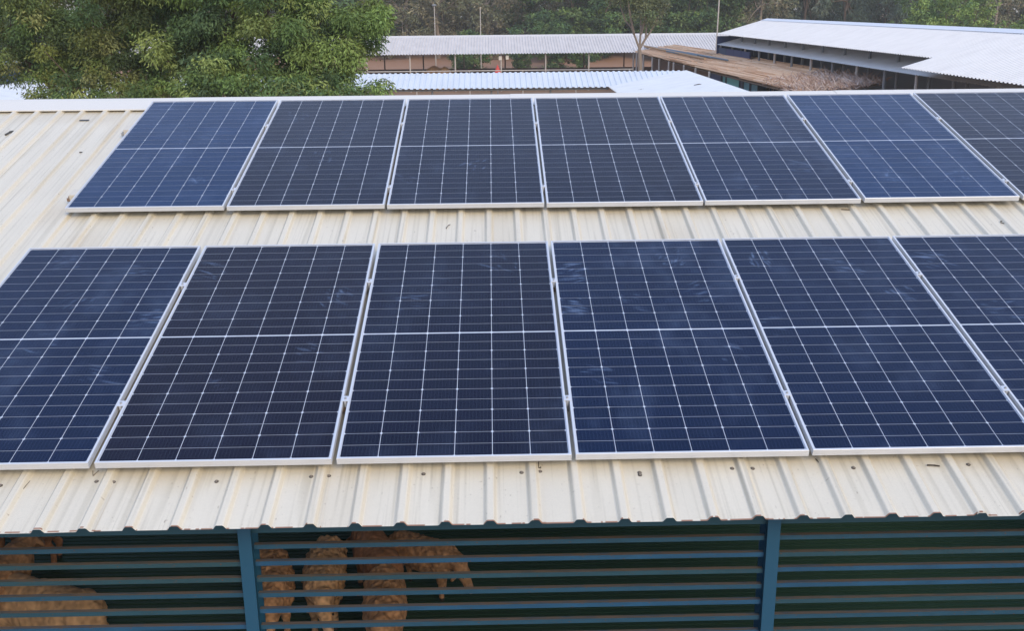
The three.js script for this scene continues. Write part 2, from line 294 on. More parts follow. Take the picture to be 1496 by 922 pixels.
panelSpec.forEach(([row, X, v, base, dust, marks, label], i) => {
  const g = thing('solar_panel', label, 'solar panel', [0, 0, 0], 0, row ? 'solar panels in the row by the ridge' : 'solar panels in the row by the eave');
  g.position.copy(roofPt(X + PW / 2, v, 0)); g.rotation.x = TILT;
  const mk = (geo, x, y, rz) => { const o = part('frame_rail', geo, alu, g); o.position.set(x, y, 0); o.rotation.set(0, 0, rz); return o; };
  const orient = (o, ax) => o.quaternion.setFromRotationMatrix(ax);
  const X_ = V(1, 0, 0), Y_ = V(0, 1, 0), Z_ = V(0, 0, 1);
  orient(mk(railS, 0, 0, 0), new THREE.Matrix4().makeBasis(V(0, -1, 0), Z_, V(-1, 0, 0)));
  orient(mk(railS, 0, PL, 0), new THREE.Matrix4().makeBasis(Y_, Z_, X_));
  orient(mk(railL, PW / 2, PL / 2, 0), new THREE.Matrix4().makeBasis(X_, Z_, V(0, -1, 0)));
  orient(mk(railL, -PW / 2, PL / 2, 0), new THREE.Matrix4().makeBasis(V(-1, 0, 0), Z_, Y_));
  const back = part('backsheet', backGeo, backMat, g); back.position.set(0, PL / 2, -0.0082);
  const cm = new THREE.MeshPhysicalMaterial({ map: cellTexture(100 + i, base, dust, marks), roughness: 0.6, specularIntensity: 0.1, side: THREE.DoubleSide });
  cellGeos.forEach(cg => { const c = part('solar_cell', cg, cm, back); c.position.set(0, -PL / 2, 0.0026); c.castShadow = false; });
  const gl = part('glass', glassGeo, glassMat, g); gl.position.set(0, PL / 2, -0.0026); gl.castShadow = false;
});
// short mounting rails with clamps in the gaps between the panels
{
  const rg = fix([box(0, 0, 0.006, 0.15, 0.04, 0.012), box(0, 0.016, 0.0155, 0.15, 0.006, 0.022), box(0, -0.016, 0.0155, 0.15, 0.006, 0.022)]);
  const cg = fix([box(0, 0, 0.0025, 0.036, 0.045, 0.004), box(0, 0, -0.018, 0.012, 0.045, 0.036)]);
  const bg = fix([new THREE.CylinderGeometry(0.0065, 0.0065, 0.008, 6).rotateX(Math.PI / 2), new THREE.CylinderGeometry(0.0042, 0.0042, 0.012, 8).rotateX(Math.PI / 2)]);
  const ORD = ['', 'first', 'second', 'third', 'fourth', 'fifth', 'sixth'];
  const rowsX = [[0, [-3.474, -2.314, -1.153, 0.002, 1.156, 2.314], [0.475, 1.74]], [1, [-3.459, -2.302, -1.146, 0.005, 1.158, 2.318, 3.481], [3.19, 4.52]]];
  const reflectBrown = mat(0.30, 0.20, 0.14, 0.7, { metalness: 0.2 });  // brown roof reflection and shade painted into the colour of the aluminium rails
  for (const [row, xs, vs] of rowsX) xs.forEach((X, i) => vs.forEach((v, j) => {
    const end = i === 0;
    const b = thing('mounting_bracket', end ? `aluminium end bracket at the bare roof end of the ${row ? 'ridge' : 'eave'} row, ${j ? 'upper' : 'lower'} of two` : `${j ? 'upper' : 'lower'} clamp bracket in the ${ORD[i]} gap of the ${row ? 'ridge' : 'eave'} row from the bare roof`, 'bracket', [0, 0, 0], 0, 'brackets holding the solar panels');
    b.position.copy(roofPt(X, v + (i % 3 - 1) * 0.012, 0)); b.rotation.x = TILT;
    const r = part('base_rail', rg, (i + j) % 2 ? aluDark : reflectBrown, b); r.position.z = PAN + RIB + 0.001;
    if (end) part('end_plate', box(-0.012, 0, -0.03, 0.05, 0.11, 0.06), mat(0.60, 0.55, 0.46, 0.6), b);
    else { part('clamp', cg, alu, b); const q = part('bolt', bg, aluDark, b); q.position.z = 0.007; }
  }));
}

// ---------------------------------------------------------------- corrugated sheet between four corners
function ribbed(a0, a1, b0, b1, pitch, h, seg = 1) {   // a0-a1 eave, b0-b1 ridge, ribs run from eave to ridge
  const n = Math.max(1, Math.round(a0.distanceTo(a1) / pitch)), pr = [];
  for (let k = 0; k < n; k++) pr.push([(k + 0.0) / n, 0], [(k + 0.34) / n, 0], [(k + 0.44) / n, 1], [(k + 0.80) / n, 1], [(k + 0.9) / n, 0]);
  pr.push([1, 0]);
  const up = a1.clone().sub(a0).cross(b0.clone().sub(a0)).normalize(); if (up.y < 0) up.negate();
  const pos = [], idx = [], uv = [], m = pr.length, p = V(0, 0, 0), q = V(0, 0, 0);
  for (let s = 0; s <= seg; s++) for (const [t, z] of pr) { p.lerpVectors(a0, a1, t); q.lerpVectors(b0, b1, t); p.lerp(q, s / seg).addScaledVector(up, z * h); pos.push(p.x, p.y, p.z); uv.push(t * a0.distanceTo(a1) / 4, s / seg * a0.distanceTo(b0) / 4); }
  for (let s = 0; s < seg; s++) for (let i = 0; i < m - 1; i++) { const a = s * m + i; idx.push(a, a + 1, a + m, a + 1, a + m + 1, a + m); }
  let g = new THREE.BufferGeometry(); g.setAttribute('position', new THREE.Float32BufferAttribute(pos, 3)); g.setAttribute('uv', new THREE.Float32BufferAttribute(uv, 2)); g.setIndex(idx); g = g.toNonIndexed(); g.computeVertexNormals(); return g;
}
function strip(pts0, pts1) { const pos = [], idx = []; pts0.forEach((p, i) => pos.push(p.x, p.y, p.z, pts1[i].x, pts1[i].y, pts1[i].z)); for (let i = 0; i < pts0.length - 1; i++) idx.push(2 * i, 2 * i + 1, 2 * i + 2, 2 * i + 1, 2 * i + 3, 2 * i + 2); let g = new THREE.BufferGeometry(); g.setAttribute('position', new THREE.Float32BufferAttribute(pos, 3)); g.setIndex(idx); g = g.toNonIndexed(); g.computeVertexNormals(); g.setAttribute('uv', new THREE.Float32BufferAttribute(new Float32Array(g.attributes.position.count * 2), 2)); return g; }
function ridgeCap(r0, r1, side, w, slope, lift) {      // side: unit horizontal vector across the ridge
  const pt = (p, s) => p.clone().addScaledVector(side, s * w).add(V(0, lift - Math.abs(s) * w * slope, 0));
  return strip([pt(r0, -1), pt(r0, 0), pt(r0, 1)], [pt(r1, -1), pt(r1, 0), pt(r1, 1)]);
}
function grimeTex(r, g, b, amt) { return texture(512, 512, (i, j, o) => { const n = fbm(i / 50, j / 90), s = vn(i / 2.2, j / 60), f = vn(i / 2, j / 2); const k = 1 - amt * (0.7 * Math.max(0, n - 0.35) + 0.5 * Math.max(0, s - 0.5) + 0.12 * f); o[0] = r * k; o[1] = g * k; o[2] = b * k; }, true); }
const beigeRoof = new THREE.MeshStandardMaterial({ map: grimeTex(0.68, 0.63, 0.59, 0.35), roughness: 0.6, side: THREE.DoubleSide });
const paleRoof = new THREE.MeshStandardMaterial({ map: grimeTex(0.66, 0.70, 0.74, 0.22), roughness: 0.55, side: THREE.DoubleSide });
const greyRoof = new THREE.MeshStandardMaterial({ map: grimeTex(0.71, 0.70, 0.69, 0.2), roughness: 0.5, side: THREE.DoubleSide });
const paleSteel = mat(0.50, 0.46, 0.42, 0.6), greySteel = mat(0.20, 0.21, 0.22, 0.6), navyWall = mat(0.014, 0.028, 0.105, 0.6);
const darkWall = mat(0.16, 0.095, 0.07, 0.9), timber = mat(0.20, 0.13, 0.08, 0.9);

// far open shed, parallel to the sheep shed
let farShed;
{
  const e = atY(740, 79, 2.63), rz = atY(740, 52.5, 3.75).z, ez = e.z, x0 = atZ(150, 80, ez).x, x1 = atZ(1110, 76, ez).x;
  const s = farShed = thing('open_shed', 'long open shed with beige corrugated roof on thin posts before the woods', 'shed', [0, 0, 0]);
  part('roof_sheet', ribbed(V(x0, 2.63, ez), V(x1, 2.63, ez), V(x0, 3.75, rz), V(x1, 3.75, rz), 0.21, 0.05), beigeRoof, s);
  part('roof_sheet', ribbed(V(x0, 2.63, 2 * rz - ez), V(x1, 2.63, 2 * rz - ez), V(x0, 3.75, rz), V(x1, 3.75, rz), 0.21, 0.05), beigeRoof, s);
  part('ridge_cap', ridgeCap(V(x0, 3.75, rz), V(x1, 3.75, rz), V(0, 0, 1), 0.45, 0.385, 0.075), mat(0.66, 0.62, 0.58, 0.6), s);
  const pxs = [345, 410, 473, 536, 599, 665, 732, 797, 860, 925, 988, 1050];
  for (const px of pxs) {
    const X = atZ(px, 85, ez - 0.4).x;
    part('post', bar(V(X, 0, ez - 0.35), V(X, 2.75, ez - 0.35), 0.055, 0.055, 8), paleSteel, s);
    part('post', bar(V(X + 0.4, 0, 2 * rz - ez + 0.4), V(X + 0.4, 2.75, 2 * rz - ez + 0.4), 0.055, 0.055, 8), timber, s);
    part('truss', fix([bar(V(X, 2.7, ez - 0.35), V(X, 3.62, rz), 0.04), bar(V(X, 3.62, rz), V(X, 2.7, 2 * rz - ez + 0.4), 0.04), bar(V(X, 2.7, ez - 0.35), V(X, 2.7, 2 * rz - ez + 0.4), 0.035)]), greySteel, s);
  }
  const w = part('low_wall', box((x0 + x1) / 2, 0.62, rz - 2.2, x1 - x0, 1.24, 0.2), darkWall, s);
  for (const [px, py] of [[731, 85], [741, 84]]) { const p = atZ(px, py, ez - 0.25); part('notice_board', box(p.x, p.y, p.z, 0.22, 0.28, 0.03), mat(0.7, 0.68, 0.62, 0.7), s); }
}
// railing before the far shed
{
  const z = -64, a = atZ(530, 106, z), b = atZ(925, 100.5, z), s = thing('pipe_railing', 'pale pipe railing running along the front of the long open shed', 'railing');
  const y = (a.y + b.y) / 2;
  part('top_pipe', bar(V(a.x, y, z), V(b.x, y, z), 0.035), paleSteel, s); part('middle_pipe', bar(V(a.x, y - 0.45, z), V(b.x, y - 0.45, z), 0.03), paleSteel, s);
  for (let x = a.x; x <= b.x; x += 3.45) part('upright', bar(V(x, 0, z), V(x, y, z), 0.035), paleSteel, s);
}
// hay heap, red marker
{
  const c = atZ(640, 100, -74.8), g = new THREE.SphereGeometry(1, 40, 20), p = g.attributes.position;
  for (let i = 0; i < p.count; i++) { const x = p.getX(i), y = p.getY(i), z = p.getZ(i); const n = 0.75 + 0.55 * vn3(x * 2.3 + 5, y * 2.3 + 5, z * 2.3 + 5) + 0.2 * vn3(x * 7, y * 7 + 20, z * 7); p.setXYZ(i, x * 1.35 * n, Math.max(0, y + 0.1) * 1.22 * n, z * 1.0 * n); }
  g.computeVertexNormals();
  const tx = texture(256, 256, (i, j, o) => { const k = 0.6 + 0.6 * vn(i / 2, j / 5) + 0.2 * fbm(i / 20, j / 20); o[0] = 0.42 * k; o[1] = 0.24 * k; o[2] = 0.10 * k; }, true); tx.repeat.set(4, 3);
  const h = solo('hay_heap', g, new THREE.MeshStandardMaterial({ map: tx, roughness: 1 }), 'orange brown heap of hay under the long open shed', 'hay heap'); h.position.set(c.x, 0, -74.2);
  const r = atZ(727, 101, -68), m = thing('red_marker', 'small red pointed marker beside a post of the long open shed', 'marker', [r.x, 0, r.z]);
  part('cone', new THREE.ConeGeometry(0.32, 0.75, 12).translate(0, r.y - 0.05, 0), mat(0.55, 0.05, 0.03, 0.6), m); part('pole', bar(V(0, 0, 0), V(0, r.y - 0.4, 0), 0.04), greySteel, m);
}
// U-shaped pale blue shed in front of it
{
  const hr = 3.6, he = 3.16, rz = -34.36, ez = -32.7, zb = 2 * rz - ez, xw = 6.78, xe = 3.75, hw = xw - xe, xl = -16.45, zf = -17.5;
  const s = thing('pale_blue_shed', 'low shed with pale blue corrugated roof forming wings behind the ridge of the sheep shed', 'shed');
  part('roof_sheet', ribbed(V(xl, he, ez), V(xw - 0.2, he, ez), V(xl, hr, rz), V(xw - 0.2, hr, rz), 0.2, 0.03), paleRoof, s);
  part('roof_sheet', ribbed(V(xl - 1, he, zb), V(xw - 0.2, he, zb), V(xl - 1, hr, rz), V(xw - 0.2, hr, rz), 0.2, 0.03), paleRoof, s);
  const d = 0.004;
  part('wing_sheet', ribbed(V(xe, he + d, rz), V(xe, he + d, zf), V(xw, hr + d, rz), V(xw, hr + d, zf), 0.2, 0.03), paleRoof, s);
  part('wing_wall', box(xw - 0.25, 1.75, (rz + zf) / 2, 0.12, 3.5, zf - rz - 0.5), mat(0.33, 0.22, 0.16, 0.9), s);
  part('wing_sheet', ribbed(V(xl + 3, he + d, rz), V(xl + 3, he + d, -15), V(xl, hr + d, rz), V(xl, hr + d, -15), 0.2, 0.03), paleRoof, s);
  part('wing_sheet', ribbed(V(xl - 3, he + d, rz), V(xl - 3, he + d, -15), V(xl, hr + d, rz), V(xl, hr + d, -15), 0.2, 0.03), paleRoof, s);
  for (let x = -13; x < xe; x += 2.1) { part('post', bar(V(x, 0, ez - 0.2), V(x, he + 0.03, ez - 0.2), 0.04), greySteel, s); }
  for (let z = ez + 1.5; z < zf; z += 2.6) part('post', bar(V(xe + 0.2, 0, z), V(xe + 0.2, he + 0.03, z), 0.04), greySteel, s);
  part('eave_beam', box((xl + xe) / 2, he - 0.05, ez - 0.15, xe - xl, 0.07, 0.06), greySteel, s);
  part('wall', box((xl + xe) / 2, 1.1, rz - 1.2, xe - xl, 2.2, 0.15), mat(0.33, 0.22, 0.16, 0.9), s);
  part('rail', bar(V(xl + 3, 2.75, ez - 0.1), V(xe, 2.75, ez - 0.1), 0.035), timber, s); part('rail', bar(V(xl + 3, 2.35, ez - 0.1), V(xe, 2.35, ez - 0.1), 0.035), timber, s);
  const lump = (px, py, z, w, name, label) => { const p = atZ(px, py, z); const g = new THREE.SphereGeometry(1, 16, 8, 0, 6.29, 0, 1.6), q = g.attributes.position; for (let i = 0; i < q.count; i++) { const x = q.getX(i), y = q.getY(i), zz = q.getZ(i), n = 0.7 + 0.6 * vn3(x * 3 + px, y * 3, zz * 3 + py); q.setXYZ(i, x * w * n, y * w * 0.35 * n, zz * w * 0.6 * n); } g.computeVertexNormals(); const o = solo(name, g, mat(0.07, 0.055, 0.05, 0.9), label, 'debris', 'dark clods on the roofs behind'); o.position.copy(p); };
  const wingAt = (px, py) => { let z = -20; for (let k = 0; k < 60; k++) { const p = atZ(px, py, z), h = hr - (xw - p.x) * (hr - he) / hw; z += (p.y - h > 0 ? -0.25 : 0.25); } return z; };
  lump(938, 132, wingAt(938, 132), 0.13, 'roof_clod', 'dark clod near the eave of the pale blue roof wing'); lump(1020, 125, wingAt(1020, 125), 0.13, 'roof_clod', 'dark clod near the ridge of the pale blue roof wing');
}
// grey shed on the right with its lower side roof
const dirR = (() => { const a = atY(1120, 28, 5.03), b = atY(1496, 45, 5.03); return b.sub(a).setY(0).normalize(); })(), sideR = V(-dirR.z, 0, dirR.x);
if (sideR.x > 0) sideR.negate();
{
  const s = thing('grey_roof_shed', 'large shed with plain pale grey roof above a lower side roof and dark open side', 'shed');
  const P1 = atY(1047, 50, 4.2), P2 = atY(1390, 85, 4.2), R1 = atY(1120, 28, 5.03), R2 = R1.clone().addScaledVector(dirR, 46), L1 = atY(1047, 65.5, 3.6);
  const al = (p, t) => p.clone().addScaledVector(dirR, t);
  const len = P1.distanceTo(P2), P3 = al(P1, 46);
  part('roof_sheet', ribbed(P1, al(P1, len), R1, al(R1, len), 0.22, 0.03), greyRoof, s);
  const wide = 1.05;                                  // nearer part reaches further down
  const slope = (5.03 - 4.2) / 2.95, out = p => p.clone().addScaledVector(sideR, wide).add(V(0, -wide * slope, 0));
  part('roof_sheet', ribbed(out(al(P1, len)), out(P3), al(R1, len), R2, 0.22, 0.03), greyRoof, s);
  const far = p => p.clone().addScaledVector(sideR, -2 * 2.95);
  part('roof_sheet', ribbed(far(P1), far(P3), R1, R2, 0.22, 0.03), greyRoof, s);
  part('ridge_cap', ridgeCap(R1, R2, sideR, 0.4, slope, 0.045), mat(0.70, 0.71, 0.73, 0.55), s);
  const L2 = al(L1, 44), inn = p => p.clone().addScaledVector(sideR, -1.6).add(V(0, 0.42, 0));
  part('side_roof', ribbed(L1, L2, inn(L1), inn(L2), 0.22, 0.03), greyRoof, s);
  for (let t = 0.15, k = 0; t < 44; t += 2.75, k++) {
    const b = al(L1, t).addScaledVector(sideR, -0.2); part('post', bar(V(b.x, 0, b.z), V(b.x, 3.63, b.z), 0.06, 0.06, 8), k % 2 ? greySteel : paleSteel, s);
    const c = al(P1, t).addScaledVector(sideR, -0.75); part('post', bar(V(c.x, 0, c.z), V(c.x, 4.36, c.z), 0.06, 0.06, 8), greySteel, s);
  }
  const wallGeo = (a, b, y0, y1) => { const g = box(0, (y0 + y1) / 2, 0, a.distanceTo(b), y1 - y0, 0.08); g.rotateY(-Math.atan2(b.z - a.z, b.x - a.x)); return g.translate((a.x + b.x) / 2, 0, (a.z + b.z) / 2); };
  const bk = p => p.clone().addScaledVector(sideR, -5.2);
  part('back_wall', wallGeo(bk(P1), bk(P3), 0, 4.2), mat(0.36, 0.38, 0.42, 0.8), s);
  part('gable_wall', wallGeo(al(L1, 0.05), al(bk(P1), 0.05), 0, 4.1), navyWall, s);
  for (let k = 0; k < 4; k++) { const a = al(L1, 0.2 + k * 1.7).addScaledVector(sideR, -0.12), b = al(L1, 1.86 + k * 1.7).addScaledVector(sideR, -0.12); part('blue_panel', wallGeo(a, b, 0, 3.45), k === 0 ? mat(0.02, 0.05, 0.11, 0.6) : navyWall, s); }
  part('floor', wallGeo(al(L1, 0).addScaledVector(sideR, -2.5), al(L1, 44).addScaledVector(sideR, -2.5), 0, 0.12), mat(0.32, 0.29, 0.26, 0.9), s);
}
// rack with laid poles and dry stalks
{
  const s = thing('pole_rack', 'rack of brown cut poles laid side by side on thin pale posts', 'pole rack');
  const A = atY(930, 78, 2.6), B = atY(1130, 128, 2.6), dir = B.clone().sub(A).setY(0).normalize();
  const L = A.distanceTo(B) + 4, r = rng(91), W = 3.0, side = V(-dir.z, 0, dir.x); if (side.x < 0) side.negate();
  const pt = (t, w, h = 0) => A.clone().addScaledVector(dir, t).addScaledVector(side, w).add(V(0, w * 0.135 + h, 0));
  const mk = (n, pick) => { const gs = []; for (let k = 0; k < n; k++) { const w = r() * W, t = -2 + r() * (L - 7), l = 5 + r() * 5, h = r() * 0.06, sk = (r() - 0.5) * 0.12; gs.push(bar(pt(t, w, h + 0.05), pt(t + l, Math.max(-0.05, w + sk), h + 0.04 + r() * 0.08), 0.034 + r() * 0.016, 0.024, 5)); } return fix(gs); };
  for (const [n, c] of [[430, [0.66, 0.41, 0.24]], [200, [0.54, 0.31, 0.17]], [420, [0.76, 0.52, 0.33]], [60, [0.32, 0.18, 0.10]]]) tag(part('poles', mk(n), mat(...c, 0.9), s), null, null, null, 'stuff');
  part('deck', strip([pt(-1, 0, -0.06), pt(-1, W, -0.06)], [pt(L, 0, -0.06), pt(L, W, -0.06)]), timber, s);
  for (const px of [930, 940, 953, 963, 977, 984, 999, 1016, 1036]) { const q = atY(px, 78 + (px - 930) * 0.256, 2.6); part('post', bar(V(q.x, 0, q.z), V(q.x, 2.62, q.z), 0.07, 0.06, 7), paleSteel, s); }
  for (let t = 2; t < L; t += 4) { const q = pt(t, W - 0.1); part('post', bar(V(q.x, 0, q.z), V(q.x, q.y - 0.05, q.z), 0.07, 0.06, 7), timber, s); }
  const pipe = mat(0.10, 0.15, 0.20, 0.6);
  for (const [w, t0, l] of [[1.0, -6, 10], [1.1, -1, 14], [1.25, 4, 12], [0.9, 6, 9], [1.35, 10, 9]]) part('pipe', bar(pt(t0, w, 0.26), pt(t0 + l, w + 0.15, 0.24), 0.06, 0.05, 7), pipe, s);
  part('long_pole', bar(pt(-3.5, 0.9, 0.3), pt(16, 1.0, 0.24), 0.075, 0.06, 7), mat(0.40, 0.26, 0.15, 0.9), s);
  part('side_wall', (() => { const a = pt(0, 1.2), b = pt(L - 13, 1.2); const g = box(0, 1.2, 0, a.distanceTo(b), 2.3, 0.1); g.rotateY(-Math.atan2(b.z - a.z, b.x - a.x)); return g.translate((a.x + b.x) / 2, 0, (a.z + b.z) / 2); })(), darkWall, s);
  // blue and turquoise doors on the near side
  const names = [[1036, 1054, [0.016, 0.045, 0.15]], [1056, 1061, [0.07, 0.30, 0.34]], [1062, 1081, [0.09, 0.36, 0.37]], [1082, 1086, [0.02, 0.03, 0.07]], [1087, 1096, [0.06, 0.22, 0.30]], [1098, 1108, [0.05, 0.18, 0.25]]];
  const lab = ['dark blue', 'narrow turquoise', 'wide turquoise', 'narrow navy', 'teal', 'dim teal'];
  names.forEach(([p0, p1, c], i) => {
    const a = atY(p0, 103.5 + (p0 - 1036) * 0.27, 2.45), b = atY(p1, 103.5 + (p1 - 1036) * 0.27, 2.45);
    const d = thing('metal_door', `${lab[i]} metal door leaf below the edge of the pole rack`, 'door', [(a.x + b.x) / 2, 0, (a.z + b.z) / 2], -Math.atan2(b.z - a.z, b.x - a.x));
    const w = Math.hypot(b.x - a.x, b.z - a.z);
    part('leaf', box(0, 1.22, 0, w - 0.06, 2.3, 0.04), mat(...c, 0.55), d); part('frame', fix([box(-w / 2 + 0.02, 1.22, 0.01, 0.05, 2.4, 0.07), box(w / 2 - 0.02, 1.22, 0.01, 0.05, 2.4, 0.07), box(0, 2.40, 0.01, w, 0.05, 0.07)]), mat(0.02, 0.035, 0.06, 0.6), d);
  });
  // dry stalk heap
  const gs = [], gs2 = [];
  for (let k = 0; k < 1300; k++) { const t = L - 6 + Math.pow(r(), 0.7) * 6.5, w = -0.1 + r() * (W + 0.1), y = 0.02 + r() * 0.16, a = r() * 6.28, l = 0.18 + r() * 0.24, e = 0.1 + r() * 0.8; const p = pt(t, w, y); (k % 3 ? gs : gs2).push(bar(p, p.clone().add(V(Math.cos(a) * l * Math.cos(e), l * Math.sin(e), Math.sin(a) * l * Math.cos(e))), 0.03, 0.006, 4)); }
  const hs = thing('dry_stalk_heap', 'pinkish grey heap of dry stalks at the near end of the pole rack', 'stalk heap');
  tag(part('stalks', fix(gs), mat(0.44, 0.31, 0.25, 1), hs), null, null, null, 'stuff'); tag(part('pale_stalks', fix(gs2), mat(0.58, 0.47, 0.41, 1), hs), null, null, null, 'stuff');
}

// ---------------------------------------------------------------- trees
function foliage(blobs, n, seed, leaf, palette, o = {}) {   // blobs [x, y, z, rx, ry, rz] -> clumps on their shells -> twigs -> leaves
  const r = rng(seed), pos = new Float32Array(n * 12), nor = new Float32Array(n * 12), col = new Float32Array(n * 12), idx = new Uint32Array(n * 6);
  const droop = o.droop ?? 0.5, cl = o.cluster ?? 14, cs = o.spread ?? 0.28, per = o.clumps ?? 8, cr = o.clump ?? 0.42, clumps = []; let tot = 0;
  const dirv = v => { const u = r() * 2 - 1, a = r() * 6.283, s = Math.sqrt(1 - u * u); return v.set(s * Math.cos(a), u, s * Math.sin(a)); };
  const c = V(0, 0, 0), d = V(0, 0, 0), w = V(0, 0, 0), nn = V(0, 0, 0), out = V(0, 0, 0), cc = V(0, 0, 0);
  for (const B of blobs) { const m = Math.max(2, Math.round(per * (0.7 + 0.6 * r()))); for (let k = 0; k < m; k++) {
    dirv(out); const q = 0.35 + 0.6 * Math.pow(r(), 0.5), R = cr * (0.6 + 0.8 * r()), t = palette[Math.floor(r() * palette.length)], f = 0.7 + 0.6 * r(), wt = Math.pow(B[3] * B[4] * B[5], 0.6) * R * R / m; tot += wt;
    clumps.push([B[0] + out.x * B[3] * q, B[1] + out.y * B[4] * q, B[2] + out.z * B[5] * q, R * Math.min(B[3], 1.3), R * 0.75 * Math.min(B[4], 1.3), R * Math.min(B[5], 1.3), [t[0] * f, t[1] * f, t[2] * f], wt]); } }
  let left = 0, tone = [0, 0, 0];
  for (let k = 0; k < n; k++) {
    if (left-- <= 0) {
      left = Math.floor(cl * (0.5 + r())); let q = r() * tot, i = 0; while (i < clumps.length - 1 && (q -= clumps[i][7]) > 0) i++; const K = clumps[i];
      dirv(out); const rr = Math.pow(r(), 0.4); cc.set(K[0] + out.x * K[3] * rr, K[1] + out.y * K[4] * rr, K[2] + out.z * K[5] * rr);
      const f = 0.85 + 0.3 * r(); tone = [K[6][0] * f, K[6][1] * f, K[6][2] * f];
    }
    c.set(cc.x + (r() + r() - 1) * cs, cc.y + (r() + r() - 1) * cs, cc.z + (r() + r() - 1) * cs);
    d.set(out.x * 0.6 + (r() - 0.5) * 1.4, out.y * 0.3 + (r() - 0.5) * 1.2 - droop, out.z * 0.6 + (r() - 0.5) * 1.4).normalize();
    w.set(r() - 0.5, r() - 0.5, r() - 0.5).cross(d).normalize(); nn.crossVectors(d, w);
    const L = leaf[0] * (0.65 + 0.7 * r()), W = leaf[1] * (0.7 + 0.6 * r()), j = k * 12;
    const P4 = [[0, 0], [0.45, 0.5], [1, 0], [0.45, -0.5]], f = 0.85 + 0.3 * r();
    for (let v = 0; v < 4; v++) { const e = j + v * 3; pos[e] = c.x + d.x * L * P4[v][0] + w.x * W * P4[v][1]; pos[e + 1] = c.y + d.y * L * P4[v][0] + w.y * W * P4[v][1]; pos[e + 2] = c.z + d.z * L * P4[v][0] + w.z * W * P4[v][1]; nor[e] = nn.x; nor[e + 1] = nn.y; nor[e + 2] = nn.z; col[e] = tone[0] * f; col[e + 1] = tone[1] * f; col[e + 2] = tone[2] * f; }
    idx.set([k * 4, k * 4 + 2, k * 4 + 1, k * 4, k * 4 + 3, k * 4 + 2], k * 6);
  }
  const g = new THREE.BufferGeometry(); g.setAttribute('position', new THREE.BufferAttribute(pos, 3)); g.setAttribute('normal', new THREE.BufferAttribute(nor, 3)); g.setAttribute('color', new THREE.BufferAttribute(col, 3)); g.setIndex(new THREE.BufferAttribute(idx, 1)); return g;
}
const leafMat = new THREE.MeshStandardMaterial({ vertexColors: true, roughness: 0.75, side: THREE.DoubleSide });
function limbs(h, r0, targets, seed, lean = [0, 0]) {        // tapered trunk and a bent limb to every target
  const r = rng(seed), gs = []; let p = V(0, -0.1, 0); const N = 5;
  const stem = []; for (let k = 0; k <= N; k++) stem.push(V(lean[0] * k / N + (k && r() - 0.5) * 0.12, h * k / N - (k ? 0 : 0.1), lean[1] * k / N + (k && r() - 0.5) * 0.12));
  for (let k = 0; k < N; k++) gs.push(bar(stem[k], stem[k + 1], r0 * (1 - 0.09 * k), r0 * (1 - 0.09 * (k + 1)), 9));
  for (const t of targets) {
    const a = stem[N - Math.floor(r() * 2)], b = V(...t), m = a.clone().lerp(b, 0.45).add(V((r() - 0.5) * 0.5, 0.35 * r(), (r() - 0.5) * 0.5)), rr = r0 * (0.3 + 0.2 * r());
    gs.push(bar(a, m, rr, rr * 0.65, 6), bar(m, b, rr * 0.65, rr * 0.2, 6));
    for (let k = 0; k < 3; k++) { const q = m.clone().lerp(b, 0.2 + 0.6 * r()); gs.push(bar(q, q.clone().add(V((r() - 0.5) * 1.4, (r() - 0.2) * 0.9, (r() - 0.5) * 1.4)), rr * 0.3, rr * 0.08, 5)); }
  }
  return fix(gs);
}
const barkDark = mat(0.055, 0.042, 0.032, 0.95), barkPale = mat(0.26, 0.21, 0.17, 0.9), barkMid = mat(0.13, 0.095, 0.07, 0.95);
